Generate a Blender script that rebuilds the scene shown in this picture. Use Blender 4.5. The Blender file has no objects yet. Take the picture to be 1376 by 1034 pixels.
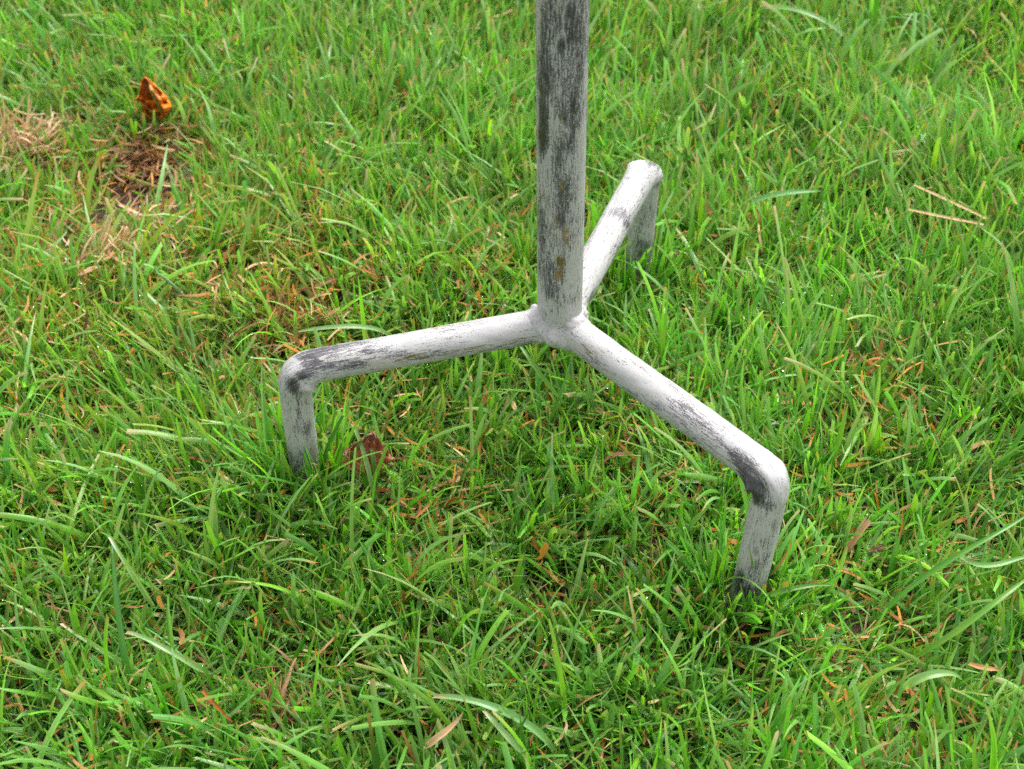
import bpy, bmesh, math
import numpy as np
from mathutils import Vector, Matrix

rng = np.random.default_rng(11)
S = bpy.context.scene
COL = S.collection

# ------------------------------------------------------------------ camera
HUB_Z = 0.102                                     # height of the leg axes above the soil
CAM = np.array([-0.0305, -0.5704, HUB_Z + 0.5277])
PITCH = math.radians(45.15)
ROLL = math.radians(-1.8)
F_PX = 1850.0                                     # focal length in pixels of a 1376 wide picture
fw = np.array([0, math.cos(PITCH), -math.sin(PITCH)])
rt0 = np.array([1.0, 0, 0])
up0 = np.cross(rt0, fw)
rt = rt0 * math.cos(ROLL) + up0 * math.sin(ROLL)
up = -rt0 * math.sin(ROLL) + up0 * math.cos(ROLL)
cd = bpy.data.cameras.new('camera')
cam = bpy.data.objects.new('camera', cd)
COL.objects.link(cam)
cd.sensor_fit = 'HORIZONTAL'
cd.sensor_width = 36.0
cd.lens = 36.0 * F_PX / 1376.0
cd.clip_start = 0.02
cd.clip_end = 400
cam.matrix_world = Matrix(((rt[0], up[0], -fw[0], CAM[0]), (rt[1], up[1], -fw[1], CAM[1]),
                           (rt[2], up[2], -fw[2], CAM[2]), (0, 0, 0, 1)))
cd.dof.use_dof = True
cd.dof.focus_distance = 0.745
cd.dof.aperture_fstop = 13.0
S.camera = cam

# ------------------------------------------------------------------ overcast daylight
SUN_EL, SUN_AZ = math.radians(58), math.radians(35)   # azimuth from +y towards +x
w = bpy.data.worlds.new('World')
S.world = w
w.use_nodes = True
nt = w.node_tree
nt.nodes.clear()
sky = nt.nodes.new('ShaderNodeTexSky')
sky.sky_type = 'NISHITA'
sky.sun_disc = False
sky.sun_elevation = SUN_EL
sky.sun_rotation = SUN_AZ
sky.air_density = 1.0
sky.dust_density = 4.0
sky.ozone_density = 1.0
hs = nt.nodes.new('ShaderNodeHueSaturation')
hs.inputs['Saturation'].default_value = 0.15
bg = nt.nodes.new('ShaderNodeBackground')
bg.inputs['Strength'].default_value = 0.14
wo = nt.nodes.new('ShaderNodeOutputWorld')
nt.links.new(sky.outputs[0], hs.inputs['Color'])
nt.links.new(hs.outputs[0], bg.inputs['Color'])
nt.links.new(bg.outputs[0], wo.inputs['Surface'])
sd = bpy.data.lights.new('sun', 'SUN')
sd.energy = 1.1
sd.angle = math.radians(35)
sd.color = (1.0, 0.97, 0.93)
sun = bpy.data.objects.new('sun', sd)
COL.objects.link(sun)
sdir = Vector((math.sin(SUN_AZ) * math.cos(SUN_EL), math.cos(SUN_AZ) * math.cos(SUN_EL), math.sin(SUN_EL)))
sun.rotation_euler = sdir.to_track_quat('Z', 'Y').to_euler()
sun.location = (1, 1, 3)
vs = S.view_settings
vs.view_transform = 'Standard'
vs.look = 'None'
vs.exposure = 1.34
vs.gamma = 1.0
vs.use_curve_mapping = False

# ------------------------------------------------------------------ helpers
def ray(px, py):
    d = fw + rt * (px - 688.0) / F_PX - up * (py - 517.0) / F_PX
    return d / np.linalg.norm(d)

def at_z(px, py, z):
    d = ray(px, py)
    return CAM + d * (z - CAM[2]) / d[2]

def project(P):
    d = P - CAM
    z = d @ fw
    z = np.where(np.abs(z) < 1e-4, 1e-4, z)
    return 688 + F_PX * (d @ rt) / z, 517 - F_PX * (d @ up) / z, z

def hash2(ix, iy, seed):
    h = np.sin(ix * 127.1 + iy * 311.7 + seed * 74.7) * 43758.5453
    return h - np.floor(h)

def vnoise(x, y, scale, seed=0):
    x = x * scale + 100.3; y = y * scale + 57.7
    ix = np.floor(x); iy = np.floor(y)
    fx = x - ix; fy = y - iy
    fx = fx * fx * (3 - 2 * fx); fy = fy * fy * (3 - 2 * fy)
    a = hash2(ix, iy, seed); b = hash2(ix + 1, iy, seed)
    c = hash2(ix, iy + 1, seed); d = hash2(ix + 1, iy + 1, seed)
    return (a * (1 - fx) + b * fx) * (1 - fy) + (c * (1 - fx) + d * fx) * fy

def mesh_from(name, verts, faces, mat=None, smooth=True, attrs=None):
    """verts (n,3); faces (m,4) or (m,3) int array; attrs {name: (type, array)}"""
    verts = np.asarray(verts, np.float32); faces = np.asarray(faces, np.int32)
    me = bpy.data.meshes.new(name)
    k = faces.shape[1]
    me.vertices.add(len(verts)); me.vertices.foreach_set('co', verts.ravel())
    me.loops.add(faces.size); me.loops.foreach_set('vertex_index', faces.ravel())
    me.polygons.add(len(faces))
    me.polygons.foreach_set('loop_start', np.arange(0, faces.size, k, dtype=np.int32))
    try:
        me.polygons.foreach_set('loop_total', np.full(len(faces), k, np.int32))
    except Exception:
        pass
    me.update(calc_edges=True)
    me.polygons.foreach_set('use_smooth', np.full(len(faces), smooth, bool))
    for an, (ty, arr) in (attrs or {}).items():
        a = me.attributes.new(an, ty, 'POINT')
        arr = np.asarray(arr, np.float32)
        a.data.foreach_set({'FLOAT': 'value', 'FLOAT_VECTOR': 'vector', 'FLOAT_COLOR': 'color'}[ty], arr.ravel())
    if mat: me.materials.append(mat)
    me.update()
    return me

def link(name, me, parent=None):
    o = bpy.data.objects.new(name, me)
    COL.objects.link(o)
    if parent is not None:
        o.parent = parent
        o.matrix_parent_inverse = Matrix.Translation(-parent.location)
    return o

def tag(o, label=None, cat=None, group=None, kind=None):
    for k, v in (('label', label), ('category', cat), ('group', group), ('kind', kind)):
        if v: o[k] = v
    return o

class NT:
    def __init__(s, name):
        s.m = bpy.data.materials.new(name); s.m.use_nodes = True
        s.t = s.m.node_tree; s.t.nodes.clear()
        s.out = s.n('ShaderNodeOutputMaterial')
    def n(s, ty, **kw):
        x = s.t.nodes.new(ty)
        for k, v in kw.items(): setattr(x, k, v)
        return x
    def l(s, a, b): s.t.links.new(a, b)
    def attr(s, name): return s.n('ShaderNodeAttribute', attribute_name=name)
    def put(s, v, sock):
        if isinstance(v, (int, float, tuple)): sock.default_value = v
        else: s.l(v, sock)
    def math(s, op, a, b=None, c=None, clamp=False):
        x = s.n('ShaderNodeMath', operation=op, use_clamp=clamp)
        for i, v in enumerate((a, b, c)):
            if v is not None: s.put(v, x.inputs[i])
        return x.outputs[0]
    def mix(s, f, a, b, mode='MIX'):
        x = s.n('ShaderNodeMix', data_type='RGBA', blend_type=mode)
        s.put(f, x.inputs[0]); s.put(a, x.inputs[6]); s.put(b, x.inputs[7])
        return x.outputs[2]
    def rng(s, v, a, b, c=0.0, d=1.0):
        x = s.n('ShaderNodeMapRange', interpolation_type='SMOOTHSTEP')
        s.put(v, x.inputs[0])
        for i, q in enumerate((a, b, c, d)): s.put(q, x.inputs[i + 1])
        return x.outputs[0]
    def noise(s, vec, scale, detail=3.0, rough=0.55, dist=0.0):
        x = s.n('ShaderNodeTexNoise')
        s.l(vec, x.inputs['Vector'])
        x.inputs['Scale'].default_value = scale; x.inputs['Detail'].default_value = detail
        x.inputs['Roughness'].default_value = rough; x.inputs['Distortion'].default_value = dist
        return x.outputs['Fac']
    def vmul(s, v, k):
        x = s.n('ShaderNodeVectorMath', operation='MULTIPLY')
        s.l(v, x.inputs[0]); x.inputs[1].default_value = k
        return x.outputs[0]

# ------------------------------------------------------------------ materials
def paint_material():
    n = NT('worn_white_paint')
    rest = n.attr('rest').outputs['Vector']
    dark = n.attr('dark').outputs['Fac']
    och = n.attr('ochre').outputs['Fac']
    streak = n.noise(n.vmul(rest, (1, 1, 0.16)), 1100, 6, 0.72)
    streak2 = n.noise(n.vmul(rest, (1, 1, 0.06)), 1500, 3, 0.6)
    speck = n.noise(n.vmul(rest, (1, 1, 0.5)), 2000, 4, 0.75)
    broad = n.noise(n.vmul(rest, (1, 1, 0.35)), 90, 4, 0.6)
    # how much of the paint is gone
    v = n.math('MULTIPLY_ADD', n.math('SUBTRACT', streak, 0.5), 1.5, 0.42)
    v = n.math('MULTIPLY_ADD', n.math('SUBTRACT', streak2, 0.5), 0.8, v)
    v = n.math('MULTIPLY_ADD', n.math('SUBTRACT', speck, 0.5), 1.7, v)
    v = n.math('MULTIPLY_ADD', n.math('SUBTRACT', broad, 0.5), 1.1, v)
    v = n.math('MULTIPLY_ADD', dark, 0.88, v)
    gone = n.rng(v, 0.50, 0.74)
    bare = n.rng(v, 0.76, 1.04)
    pit = n.noise(n.vmul(rest, (1, 1, 0.6)), 1000, 2, 0.5)
    v = n.math('MULTIPLY_ADD', n.rng(pit, 0.66, 0.74), 0.42, v)
    gone = n.rng(v, 0.50, 0.74)
    bare = n.rng(v, 0.76, 1.04)
    wash = n.mix(n.noise(rest, 160, 3), (0.46, 0.452, 0.450, 1), (0.37, 0.362, 0.362, 1))
    cream = n.rng(n.noise(n.vmul(rest, (1, 1, 0.3)), 170, 5, 0.65), 0.53, 0.66)
    wash = n.mix(n.math('MULTIPLY', cream, 0.62), wash, (0.42, 0.37, 0.31, 1))
    c = n.mix(gone, wash, (0.120, 0.114, 0.124, 1))
    c = n.mix(bare, c, (0.048, 0.045, 0.049, 1))
    om = n.math('MULTIPLY_ADD', n.math('SUBTRACT', streak, 0.5), 1.6, och)
    om = n.math('MULTIPLY_ADD', n.math('SUBTRACT', speck, 0.5), 1.2, om)
    om = n.rng(om, 0.38, 0.66)
    oc = n.mix(n.rng(n.noise(rest, 210, 2), 0.45, 0.6), (0.13, 0.105, 0.022, 1), (0.25, 0.16, 0.065, 1))
    c = n.mix(om, c, oc)
    b = n.n('ShaderNodeBsdfPrincipled')
    n.l(c, b.inputs['Base Color'])
    n.l(n.rng(gone, 0, 1, 0.52, 0.40), b.inputs['Roughness'])
    n.l(n.math('MULTIPLY', bare, 0.35), b.inputs['Metallic'])
    b.inputs['Specular IOR Level'].default_value = 0.4
    bp = n.n('ShaderNodeBump')
    bp.inputs['Strength'].default_value = 0.55; bp.inputs['Distance'].default_value = 0.00045
    h = n.math('MULTIPLY_ADD', gone, -0.7, n.math('MULTIPLY', speck, 0.5))
    h = n.math('MULTIPLY_ADD', broad, 0.8, h)
    n.l(h, bp.inputs['Height']); n.l(bp.outputs[0], b.inputs['Normal'])
    n.l(b.outputs[0], n.out.inputs['Surface'])
    return n.m

def blade_material(name, transl=0.40, rough=0.32, spec=0.75):
    n = NT(name)
    col = n.attr('tint').outputs['Color']
    uv = n.attr('blade').outputs['Vector']          # across, along (m), random
    sep = n.n('ShaderNodeSeparateXYZ'); n.l(uv, sep.inputs[0])
    # fine lengthwise veins
    cv = n.n('ShaderNodeCombineXYZ')
    n.l(n.math('MULTIPLY', sep.outputs[0], 5.0), cv.inputs[0])
    n.l(n.math('MULTIPLY', sep.outputs[1], 40.0), cv.inputs[1])
    n.l(n.math('MULTIPLY', sep.outputs[2], 91.0), cv.inputs[2])
    vein = n.noise(cv.outputs[0], 1.0, 2, 0.6)
    cv2 = n.n('ShaderNodeCombineXYZ')
    n.l(n.math('MULTIPLY', sep.outputs[0], 0.6), cv2.inputs[0])
    n.l(n.math('MULTIPLY', sep.outputs[1], 160.0), cv2.inputs[1])
    n.l(n.math('MULTIPLY', sep.outputs[2], 37.0), cv2.inputs[2])
    blot = n.noise(cv2.outputs[0], 1.0, 3, 0.6)
    c = n.mix(n.rng(vein, 0.35, 0.65), n.mix(1.0, col, (0.78, 0.80, 0.80, 1), 'MULTIPLY'),
              n.mix(1.0, col, (1.18, 1.12, 1.2, 1), 'MULTIPLY'))
    c = n.mix(n.rng(blot, 0.40, 0.65), c, n.mix(1.0, c, (1.22, 1.05, 0.95, 1), 'MULTIPLY'))
    # rusty spots here and there
    spot = n.math('MULTIPLY', n.rng(blot, 0.68, 0.74), n.rng(sep.outputs[2], 0.62, 0.8))
    c = n.mix(n.math('MULTIPLY', spot, 0.75), c, (0.33, 0.20, 0.035, 1))
    b = n.n('ShaderNodeBsdfPrincipled')
    n.l(c, b.inputs['Base Color'])
    b.inputs['Roughness'].default_value = rough
    b.inputs['Specular IOR Level'].default_value = spec
    bp = n.n('ShaderNodeBump')
    bp.inputs['Strength'].default_value = 0.35; bp.inputs['Distance'].default_value = 0.0003
    n.l(vein, bp.inputs['Height']); n.l(bp.outputs[0], b.inputs['Normal'])
    t = n.n('ShaderNodeBsdfTranslucent')
    n.l(n.mix(1.0, c, (1.20, 1.16, 0.6, 1), 'MULTIPLY'), t.inputs['Color'])
    mx = n.n('ShaderNodeMixShader'); mx.inputs[0].default_value = transl
    n.l(b.outputs[0], mx.inputs[1]); n.l(t.outputs[0], mx.inputs[2])
    n.l(mx.outputs[0], n.out.inputs['Surface'])
    return n.m

def soil_material():
    n = NT('damp_soil')
    tc = n.n('ShaderNodeTexCoord').outputs['Object']
    a = n.noise(tc, 180, 6, 0.65); b_ = n.noise(tc, 14, 4, 0.6)
    c = n.mix(n.rng(a, 0.35, 0.68), (0.030, 0.019, 0.012, 1), (0.15, 0.088, 0.052, 1))
    c = n.mix(n.math('MULTIPLY', n.rng(b_, 0.45, 0.7), 0.6), c, (0.19, 0.115, 0.07, 1))
    far = n.attr('far').outputs['Fac']
    g = n.mix(n.rng(n.noise(tc, 60, 5, 0.7), 0.35, 0.65), (0.035, 0.085, 0.012, 1), (0.085, 0.19, 0.03, 1))
    c = n.mix(far, c, g)
    p = n.n('ShaderNodeBsdfPrincipled')
    n.l(c, p.inputs['Base Color']); p.inputs['Roughness'].default_value = 0.85
    bp = n.n('ShaderNodeBump'); bp.inputs['Strength'].default_value = 0.9; bp.inputs['Distance'].default_value = 0.004
    n.l(a, bp.inputs['Height']); n.l(bp.outputs[0], p.inputs['Normal'])
    n.l(p.outputs[0], n.out.inputs['Surface'])
    return n.m

def leaf_material():
    n = NT('autumn_leaf')
    col = n.attr('tint').outputs['Color']
    uv = n.attr('blade').outputs['Vector']
    sp = n.noise(uv, 9.0, 4, 0.6)
    c = n.mix(n.rng(sp, 0.35, 0.7), n.mix(1.0, col, (0.80, 0.72, 0.66, 1), 'MULTIPLY'), col)
    sep = n.n('ShaderNodeSeparateXYZ'); n.l(uv, sep.inputs[0])
    ax = n.math('ABSOLUTE', sep.outputs[0])
    wv = n.n('ShaderNodeMath', operation='SINE')
    n.l(n.math('MULTIPLY', n.math('MULTIPLY_ADD', ax, -0.45, sep.outputs[1]), 46.0), wv.inputs[0])
    vein = n.rng(wv.outputs[0], 0.82, 0.97)
    c = n.mix(n.math('MULTIPLY', vein, 0.35), c, n.mix(1.0, col, (1.3, 1.15, 0.9, 1), 'MULTIPLY'))
    p = n.n('ShaderNodeBsdfPrincipled')
    n.l(c, p.inputs['Base Color']); p.inputs['Roughness'].default_value = 0.4
    p.inputs['Specular IOR Level'].default_value = 0.5
    bp = n.n('ShaderNodeBump'); bp.inputs['Strength'].default_value = 0.6; bp.inputs['Distance'].default_value = 0.001
    n.l(n.math('MULTIPLY_ADD', vein, 0.6, sp), bp.inputs['Height']); n.l(bp.outputs[0], p.inputs['Normal'])
    t = n.n('ShaderNodeBsdfTranslucent'); n.l(c, t.inputs['Color'])
    mx = n.n('ShaderNodeMixShader'); mx.inputs[0].default_value = 0.3
    n.l(p.outputs[0], mx.inputs[1]); n.l(t.outputs[0], mx.inputs[2])
    n.l(mx.outputs[0], n.out.inputs['Surface'])
    return n.m

def dew_material():
    n = NT('dew_water')
    g = n.n('ShaderNodeBsdfPrincipled')
    g.inputs['Base Color'].default_value = (1, 1, 1, 1)
    g.inputs['Roughness'].default_value = 0.02
    g.inputs['IOR'].default_value = 1.33
    g.inputs['Transmission Weight'].default_value = 1.0
    n.l(g.outputs[0], n.out.inputs['Surface'])
    return n.m

M_PAINT = paint_material()
M_GRASS = blade_material('grass_blade')
M_DEAD = blade_material('dead_grass', transl=0.22, rough=0.6, spec=0.3)
M_SOIL = soil_material()
M_LEAF = leaf_material()
M_DEW = dew_material()

VP = HUB_Z
HUB = at_z(752.5, 433, VP)                          # where the three leg axes meet
def corner(k):
    return np.array([(-0.1508, -0.0286, VP), (0.0999, -0.1174, VP), (0.0600, 0.1475, VP)][k])
FOOT_OFF = [(-0.0045, 0.003), (-0.0075, -0.011), (-0.001, 0.008)]

# ------------------------------------------------------------------ patches of the lawn (points on the ground)
def patch(px, py, r_px):
    p = at_z(px, py, 0.015)
    d = np.linalg.norm(p - CAM)
    return p[0], p[1], r_px * d / F_PX
# x, y, radius along x, strength ; stretched by 1/sin(view slope) along y
def field(x, y, L):
    f = np.zeros_like(x)
    for (px, py, rp, s) in L:
        cx, cy, r = patch(px, py, rp)
        f = np.maximum(f, s * np.exp(-((x - cx) ** 2 + ((y - cy) * 0.72) ** 2) / (r * r)))
    return f
BARE = [(192, 224, 58, 1.0), (176, 254, 56, .9), (120, 212, 26, .6), (185, 290, 26, .55), (60, 195, 30, .4), (140, 335, 22, .4), (506, 642, 25, .95), (240, 215, 28, .7)]
DEAD = [(150, 320, 200, .46), (370, 410, 140, .50), (190, 225, 70, .9), (40, 190, 60, .9), (140, 340, 46, .6), (60, 330, 60, .35), (195, 290, 50, .55), (300, 250, 50, .35), (385, 425, 80, .6),
        (300, 360, 70, .35), (480, 400, 60, .4), (620, 640, 60, .3), (640, 400, 60, .45), (560, 560, 60, .25), (860, 600, 70, .4), (380, 950, 34, .4), (1180, 930, 110, .35), (1060, 170, 50, .25), (960, 360, 60, .25),
        (1170, 540, 70, .4), (1320, 720, 50, .35), (450, 200, 45, .3), (560, 680, 50, .2)]
FRESH = [(1240, 250, 190, .9), (450, 60, 120, .6), (1000, 90, 120, .4), (330, 600, 80, .8), (90, 700, 120, .5), (560, 960, 110, .5), (80, 900, 90, .5), (480, 130, 80, .4)]
def soil_z(x, y):
    z = (vnoise(x, y, 9, 3) - 0.5) * 0.014 + (vnoise(x, y, 26, 4) - 0.5) * 0.007 + (vnoise(x, y, 120, 5) - .5) * 0.002
    z = z - 0.012 * np.clip(field(x, y, BARE[:3]), 0, 1)
    for k in range(3):
        c = corner(k)
        z = z + 0.011 * np.exp(-((x - c[0] - FOOT_OFF[k][0]) ** 2 + (y - c[1] - FOOT_OFF[k][1]) ** 2) / 0.03 ** 2)
    return z

# ------------------------------------------------------------------ ground sheet
def build_ground():
    a = np.concatenate([-np.geomspace(60, 1.3, 22), np.linspace(-1.25, 1.35, 230), np.geomspace(1.4, 60, 22)])
    X, Y = np.meshgrid(a, a)
    Y = Y + 0.1
    Z = soil_z(X, Y)
    r = np.hypot(X, Y - 0.1)
    Z = Z * np.clip(1.6 - r, 0.05, 1)
    nn = len(a)
    idx = np.arange(nn * nn).reshape(nn, nn)
    F = np.stack([idx[:-1, :-1], idx[:-1, 1:], idx[1:, 1:], idx[1:, :-1]], -1).reshape(-1, 4)
    me = mesh_from('ground', np.stack([X, Y, Z], -1).reshape(-1, 3), F, M_SOIL,
                   attrs={'far': ('FLOAT', np.clip((r.ravel() - 1.3) / 0.4, 0, 1))})
    tag(link('ground', me), kind='structure')
build_ground()

# ------------------------------------------------------------------ tripod
ARM_L = 0.155
ARM_R = 0.0095
POLE_R = 0.0125
POLE_TILT = 0.0055
ANG = 3.3004
def tube_axis_hit(px, py, a, b, r):
    """point on the visible surface of the tube a-b seen in direction of (px, py)"""
    d = ray(px, py); u = (b - a) / np.linalg.norm(b - a)
    w0 = CAM - a
    bb = d @ u; dd = d @ w0; ee = u @ w0
    den = 1 - bb * bb
    t = (bb * ee - dd) / den; s = (ee - bb * dd) / den
    P = CAM + d * t; Q = a + u * s
    off = np.linalg.norm(P - Q)
    back = math.sqrt(max(r * r - off * off, 0.0)) / math.sqrt(den)
    return P - d * back, u

def wear(V, marks, segs, r):
    """marks: px, py, length px, width px, angle offset deg, strength -> soft patches fixed on the tube's own surface"""
    out = np.zeros(len(V))
    for (px, py, lp, wp, seg, s) in marks:
        a, b = segs[seg]
        P, u = tube_axis_hit(px, py, a, b, r)
        k = np.linalg.norm(P - CAM) / F_PX
        d = V - P
        al = d @ u
        ac = np.linalg.norm(d - np.outer(al, u), axis=1)
        q = (al / (lp * k)) ** 2 + (ac / (wp * k)) ** 2
        g = s * np.exp(-q ** 1.5)
        out = np.where(np.abs(g) > np.abs(out), g, out)
    return out

def frames(path):
    path = np.asarray(path)
    T = np.gradient(path, axis=0); T /= np.linalg.norm(T, axis=1)[:, None]
    return T

def build_leg(k, parent):
    c = corner(k)
    a0 = HUB
    h = (c - a0); L = np.linalg.norm(h); h = h / L
    foot = np.array([c[0] + FOOT_OFF[k][0] * 1.3, c[1] + FOOT_OFF[k][1] * 1.3, -0.02])
    v = foot - c; Lv = np.linalg.norm(v); v = v / Lv
    RB = (0.0120, 0.0090, 0.0065)[k]
    # centre line: straight, arc, straight
    s1 = np.arange(0.006, L - RB, 0.0012)
    p1 = a0 + np.outer(s1, h)
    arc = []
    A = c - h * RB; B = c + v * RB
    for t in np.linspace(0, 1, 26):
        arc.append((1 - t) ** 2 * A + 2 * t * (1 - t) * c + t * t * B)
    s3 = np.arange(RB + 0.001, Lv, 0.0012)
    p3 = c + np.outer(s3, v)
    path = np.vstack([p1, arc, p3])
    # even out the spacing a bit
    path = path[np.concatenate([[True], np.linalg.norm(np.diff(path, axis=0), axis=1) > 1e-4])]
    T = frames(path)
    s = np.concatenate([[0], np.cumsum(np.linalg.norm(np.diff(path, axis=0), axis=1))])
    side = np.cross(h, v); side /= np.linalg.norm(side)
    sc = s[np.argmin(np.linalg.norm(path - (0.5 * c + 0.25 * (A + B)), axis=1))]
    NS = 56
    th = np.linspace(0, 2 * np.pi, NS, endpoint=False)
    V = []; rest = []
    for i in range(len(path)):
        inn = np.cross(side, T[i]); inn /= np.linalg.norm(inn)     # points to the inside of the bend
        ds = s[i] - sc
        g = math.exp(-(ds / 0.011) ** 2)
        r_v = 1 - 0.06 * min(max((ds - 0.008) / 0.006, 0), 1)
        r_out = ARM_R * r_v * (1 - (.17, .16, .40)[k] * g); r_side = ARM_R * r_v * (1 + (.09, .10, .20)[k] * g)
        cs = np.cos(th); sn = np.sin(th)
        rad_in = np.full(NS, 1.0)
        # crushed lip on the inner side of the bend, then the crease
        lip = 0.0062 * math.exp(-((ds + 0.0010) / 0.0065) ** 2) - 0.0026 * math.exp(-((ds - 0.0115) / 0.0018) ** 2)
        ta = (math.atan2(.87, .5), math.atan2(-.90, .42), math.atan2(-.9, .4))[k]
        dth = np.abs((th - ta + np.pi) % (2 * np.pi) - np.pi)
        dgr = np.abs((th - ta - (.75 if k == 0 else -.75) + np.pi) % (2 * np.pi) - np.pi)
        edge = 1 / (1 + math.exp((ds - 0.0080) / 0.0017))
        crimp = (.0022, .0029, .0012)[k] * np.exp(-(dth / .42) ** 2) * math.exp(-((ds + .001) / .0085) ** 2) * edge \
            - (.0013, .0019, .0006)[k] * np.exp(-(dgr / .40) ** 2) * math.exp(-((ds - .001) / .0080) ** 2)
        inner = (np.clip(cs + 0.3, 0, 1.3) / 1.3) ** 1.3
        lump = g * 0.0011 * (vnoise(np.cos(th) * 2.2 + s[i] * 210, np.sin(th) * 2.2 + k * 7, 1.3, 13 + k) - .5) + .0003 * (vnoise(np.cos(th) * 2 + s[i] * 90, np.sin(th) * 2 + k, 1.5, 3) - .5)
        wob = 1 + lump / ARM_R + 0.012 * np.sin(3 * th + s[i] * 60 + k) + 0.010 * np.sin(2 * th - s[i] * 35 + 2 * k)
        off = np.outer(cs * (r_out * wob + crimp) + inner * lip, inn) + np.outer(sn * (r_side * wob + crimp), side)
        V.append(path[i] + off)
        rest.append(np.stack([ARM_R * cs + k * 0.13, ARM_R * sn, np.full(NS, s[i])], 1))
    V = np.array(V); n = len(path)
    V = V.reshape(-1, 3); rest = np.array(rest).reshape(-1, 3)
    idx = np.arange(n * NS).reshape(n, NS)
    nx = np.roll(idx, -1, 1)
    F = np.stack([idx[:-1], nx[:-1], nx[1:], idx[1:]], -1).reshape(-1, 4)
    segs = {'a': (a0, c), 'v': (c, foot)}
    along = np.repeat(s, NS)
    base = np.where(along > sc, -0.01, -0.05)
    base = base + 0.14 * np.clip((along - sc - 0.055) / 0.03, 0, 1)
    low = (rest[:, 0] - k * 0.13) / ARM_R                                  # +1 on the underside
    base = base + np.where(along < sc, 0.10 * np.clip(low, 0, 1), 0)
    pale = -1.1 * np.exp(-(((along - sc) + .002) / .008) ** 2) * np.exp(-(np.tile(np.abs((th - (math.atan2(.8, .75), math.atan2(-.80, .78), 9.)[k] + np.pi) % (2 * np.pi) - np.pi), n) / .30) ** 2) if k < 2 else 0.0
    dk = base + pale + wear(V, LEG_DARK[k], segs, ARM_R)
    oc = np.maximum(wear(V, LEG_OCHRE[k], segs, ARM_R), 0.10)
    me = mesh_from('leg', V, F, M_PAINT, attrs={'rest': ('FLOAT_VECTOR', rest), 'dark': ('FLOAT', dk), 'ochre': ('FLOAT', oc)})
    return link('leg', me, parent)

LEG_DARK = [
    [(438, 468, 50, 13, 'a', .60), (420, 488, 18, 12, 'a', .58), (406, 505, 12, 9, 'a', .62), (445, 490, 40, 5, 'a', .5), (428, 474, 34, 10, 'a', .70), (455, 476, 30, 9, 'a', .42), (415, 497, 10, 12, 'a', .45), (394, 520, 16, 9, 'v', .75), (470, 492, 22, 6, 'a', .40), (500, 470, 22, 8, 'a', .24),
     (530, 478, 26, 7, 'a', .22), (580, 478, 60, 5, 'a', .30), (640, 472, 60, 5, 'a', .26), (715, 467, 22, 6, 'a', .70), (395, 480, 14, 14, 'a', -.25), (406, 512, 14, 6, 'a', -.2),
     (402, 550, 26, 4, 'v', .42), (412, 580, 26, 9, 'v', .16), (405, 618, 22, 30, 'v', .16), (560, 445, 60, 6, 'a', .10), (660, 440, 60, 10, 'a', -.12)],
    [(800, 487, 26, 9, 'a', .26), (852, 532, 18, 7, 'a', .26), (886, 545, 12, 7, 'a', .30), (855, 555, 14, 5, 'a', .25), (905, 575, 40, 5, 'a', .20), (940, 565, 60, 10, 'a', .17),
     (962, 590, 28, 8, 'a', .27), (1000, 622, 30, 13, 'a', .74), (1010, 648, 26, 17, 'a', .95), (1016, 664, 18, 18, 'a', .95), (1022, 672, 14, 12, 'v', .70), (1034, 682, 10, 12, 'v', .45), (1045, 640, 22, 5, 'a', .12), (995, 646, 16, 5, 'a', -1.1),
     (1018, 735, 22, 12, 'v', .22), (1014, 760, 14, 10, 'v', .20), (990, 783, 20, 9, 'v', .50), (1010, 800, 16, 30, 'v', .3), (1033, 740, 40, 5, 'v', .22), (900, 520, 50, 5, 'a', .12), (1030, 622, 18, 12, 'a', -.12)],
    [(832, 286, 14, 12, 'a', .42), (842, 300, 14, 7, 'a', .42), (812, 318, 20, 10, 'a', .16), (880, 214, 10, 12, 'a', .5), (893, 224, 10, 8, 'a', .6), (860, 250, 30, 10, 'a', -.18),
     (795, 400, 14, 6, 'a', .30), (870, 290, 30, 14, 'v', .10), (860, 335, 18, 16, 'v', .22), (845, 330, 30, 4, 'a', .25)],
]
LEG_OCHRE = [
    [(552, 481, 34, 5, 'a', .62), (640, 467, 34, 4, 'a', .62), (600, 474, 30, 5, 'a', .40), (520, 488, 20, 4, 'a', .42), (610, 452, 40, 6, 'a', .12)],
    [(790, 470, 26, 8, 'a', .48), (820, 500, 22, 6, 'a', .42), (950, 548, 80, 3, 'a', .5), (985, 580, 30, 6, 'a', .3), (815, 512, 14, 4, 'a', .4), (992, 775, 16, 5, 'v', .40)],
    [(805, 350, 40, 7, 'a', .34), (840, 345, 40, 4, 'a', .36), (874, 280, 5, 5, 'v', .6), (868, 235, 20, 8, 'a', .2)],
]
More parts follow.
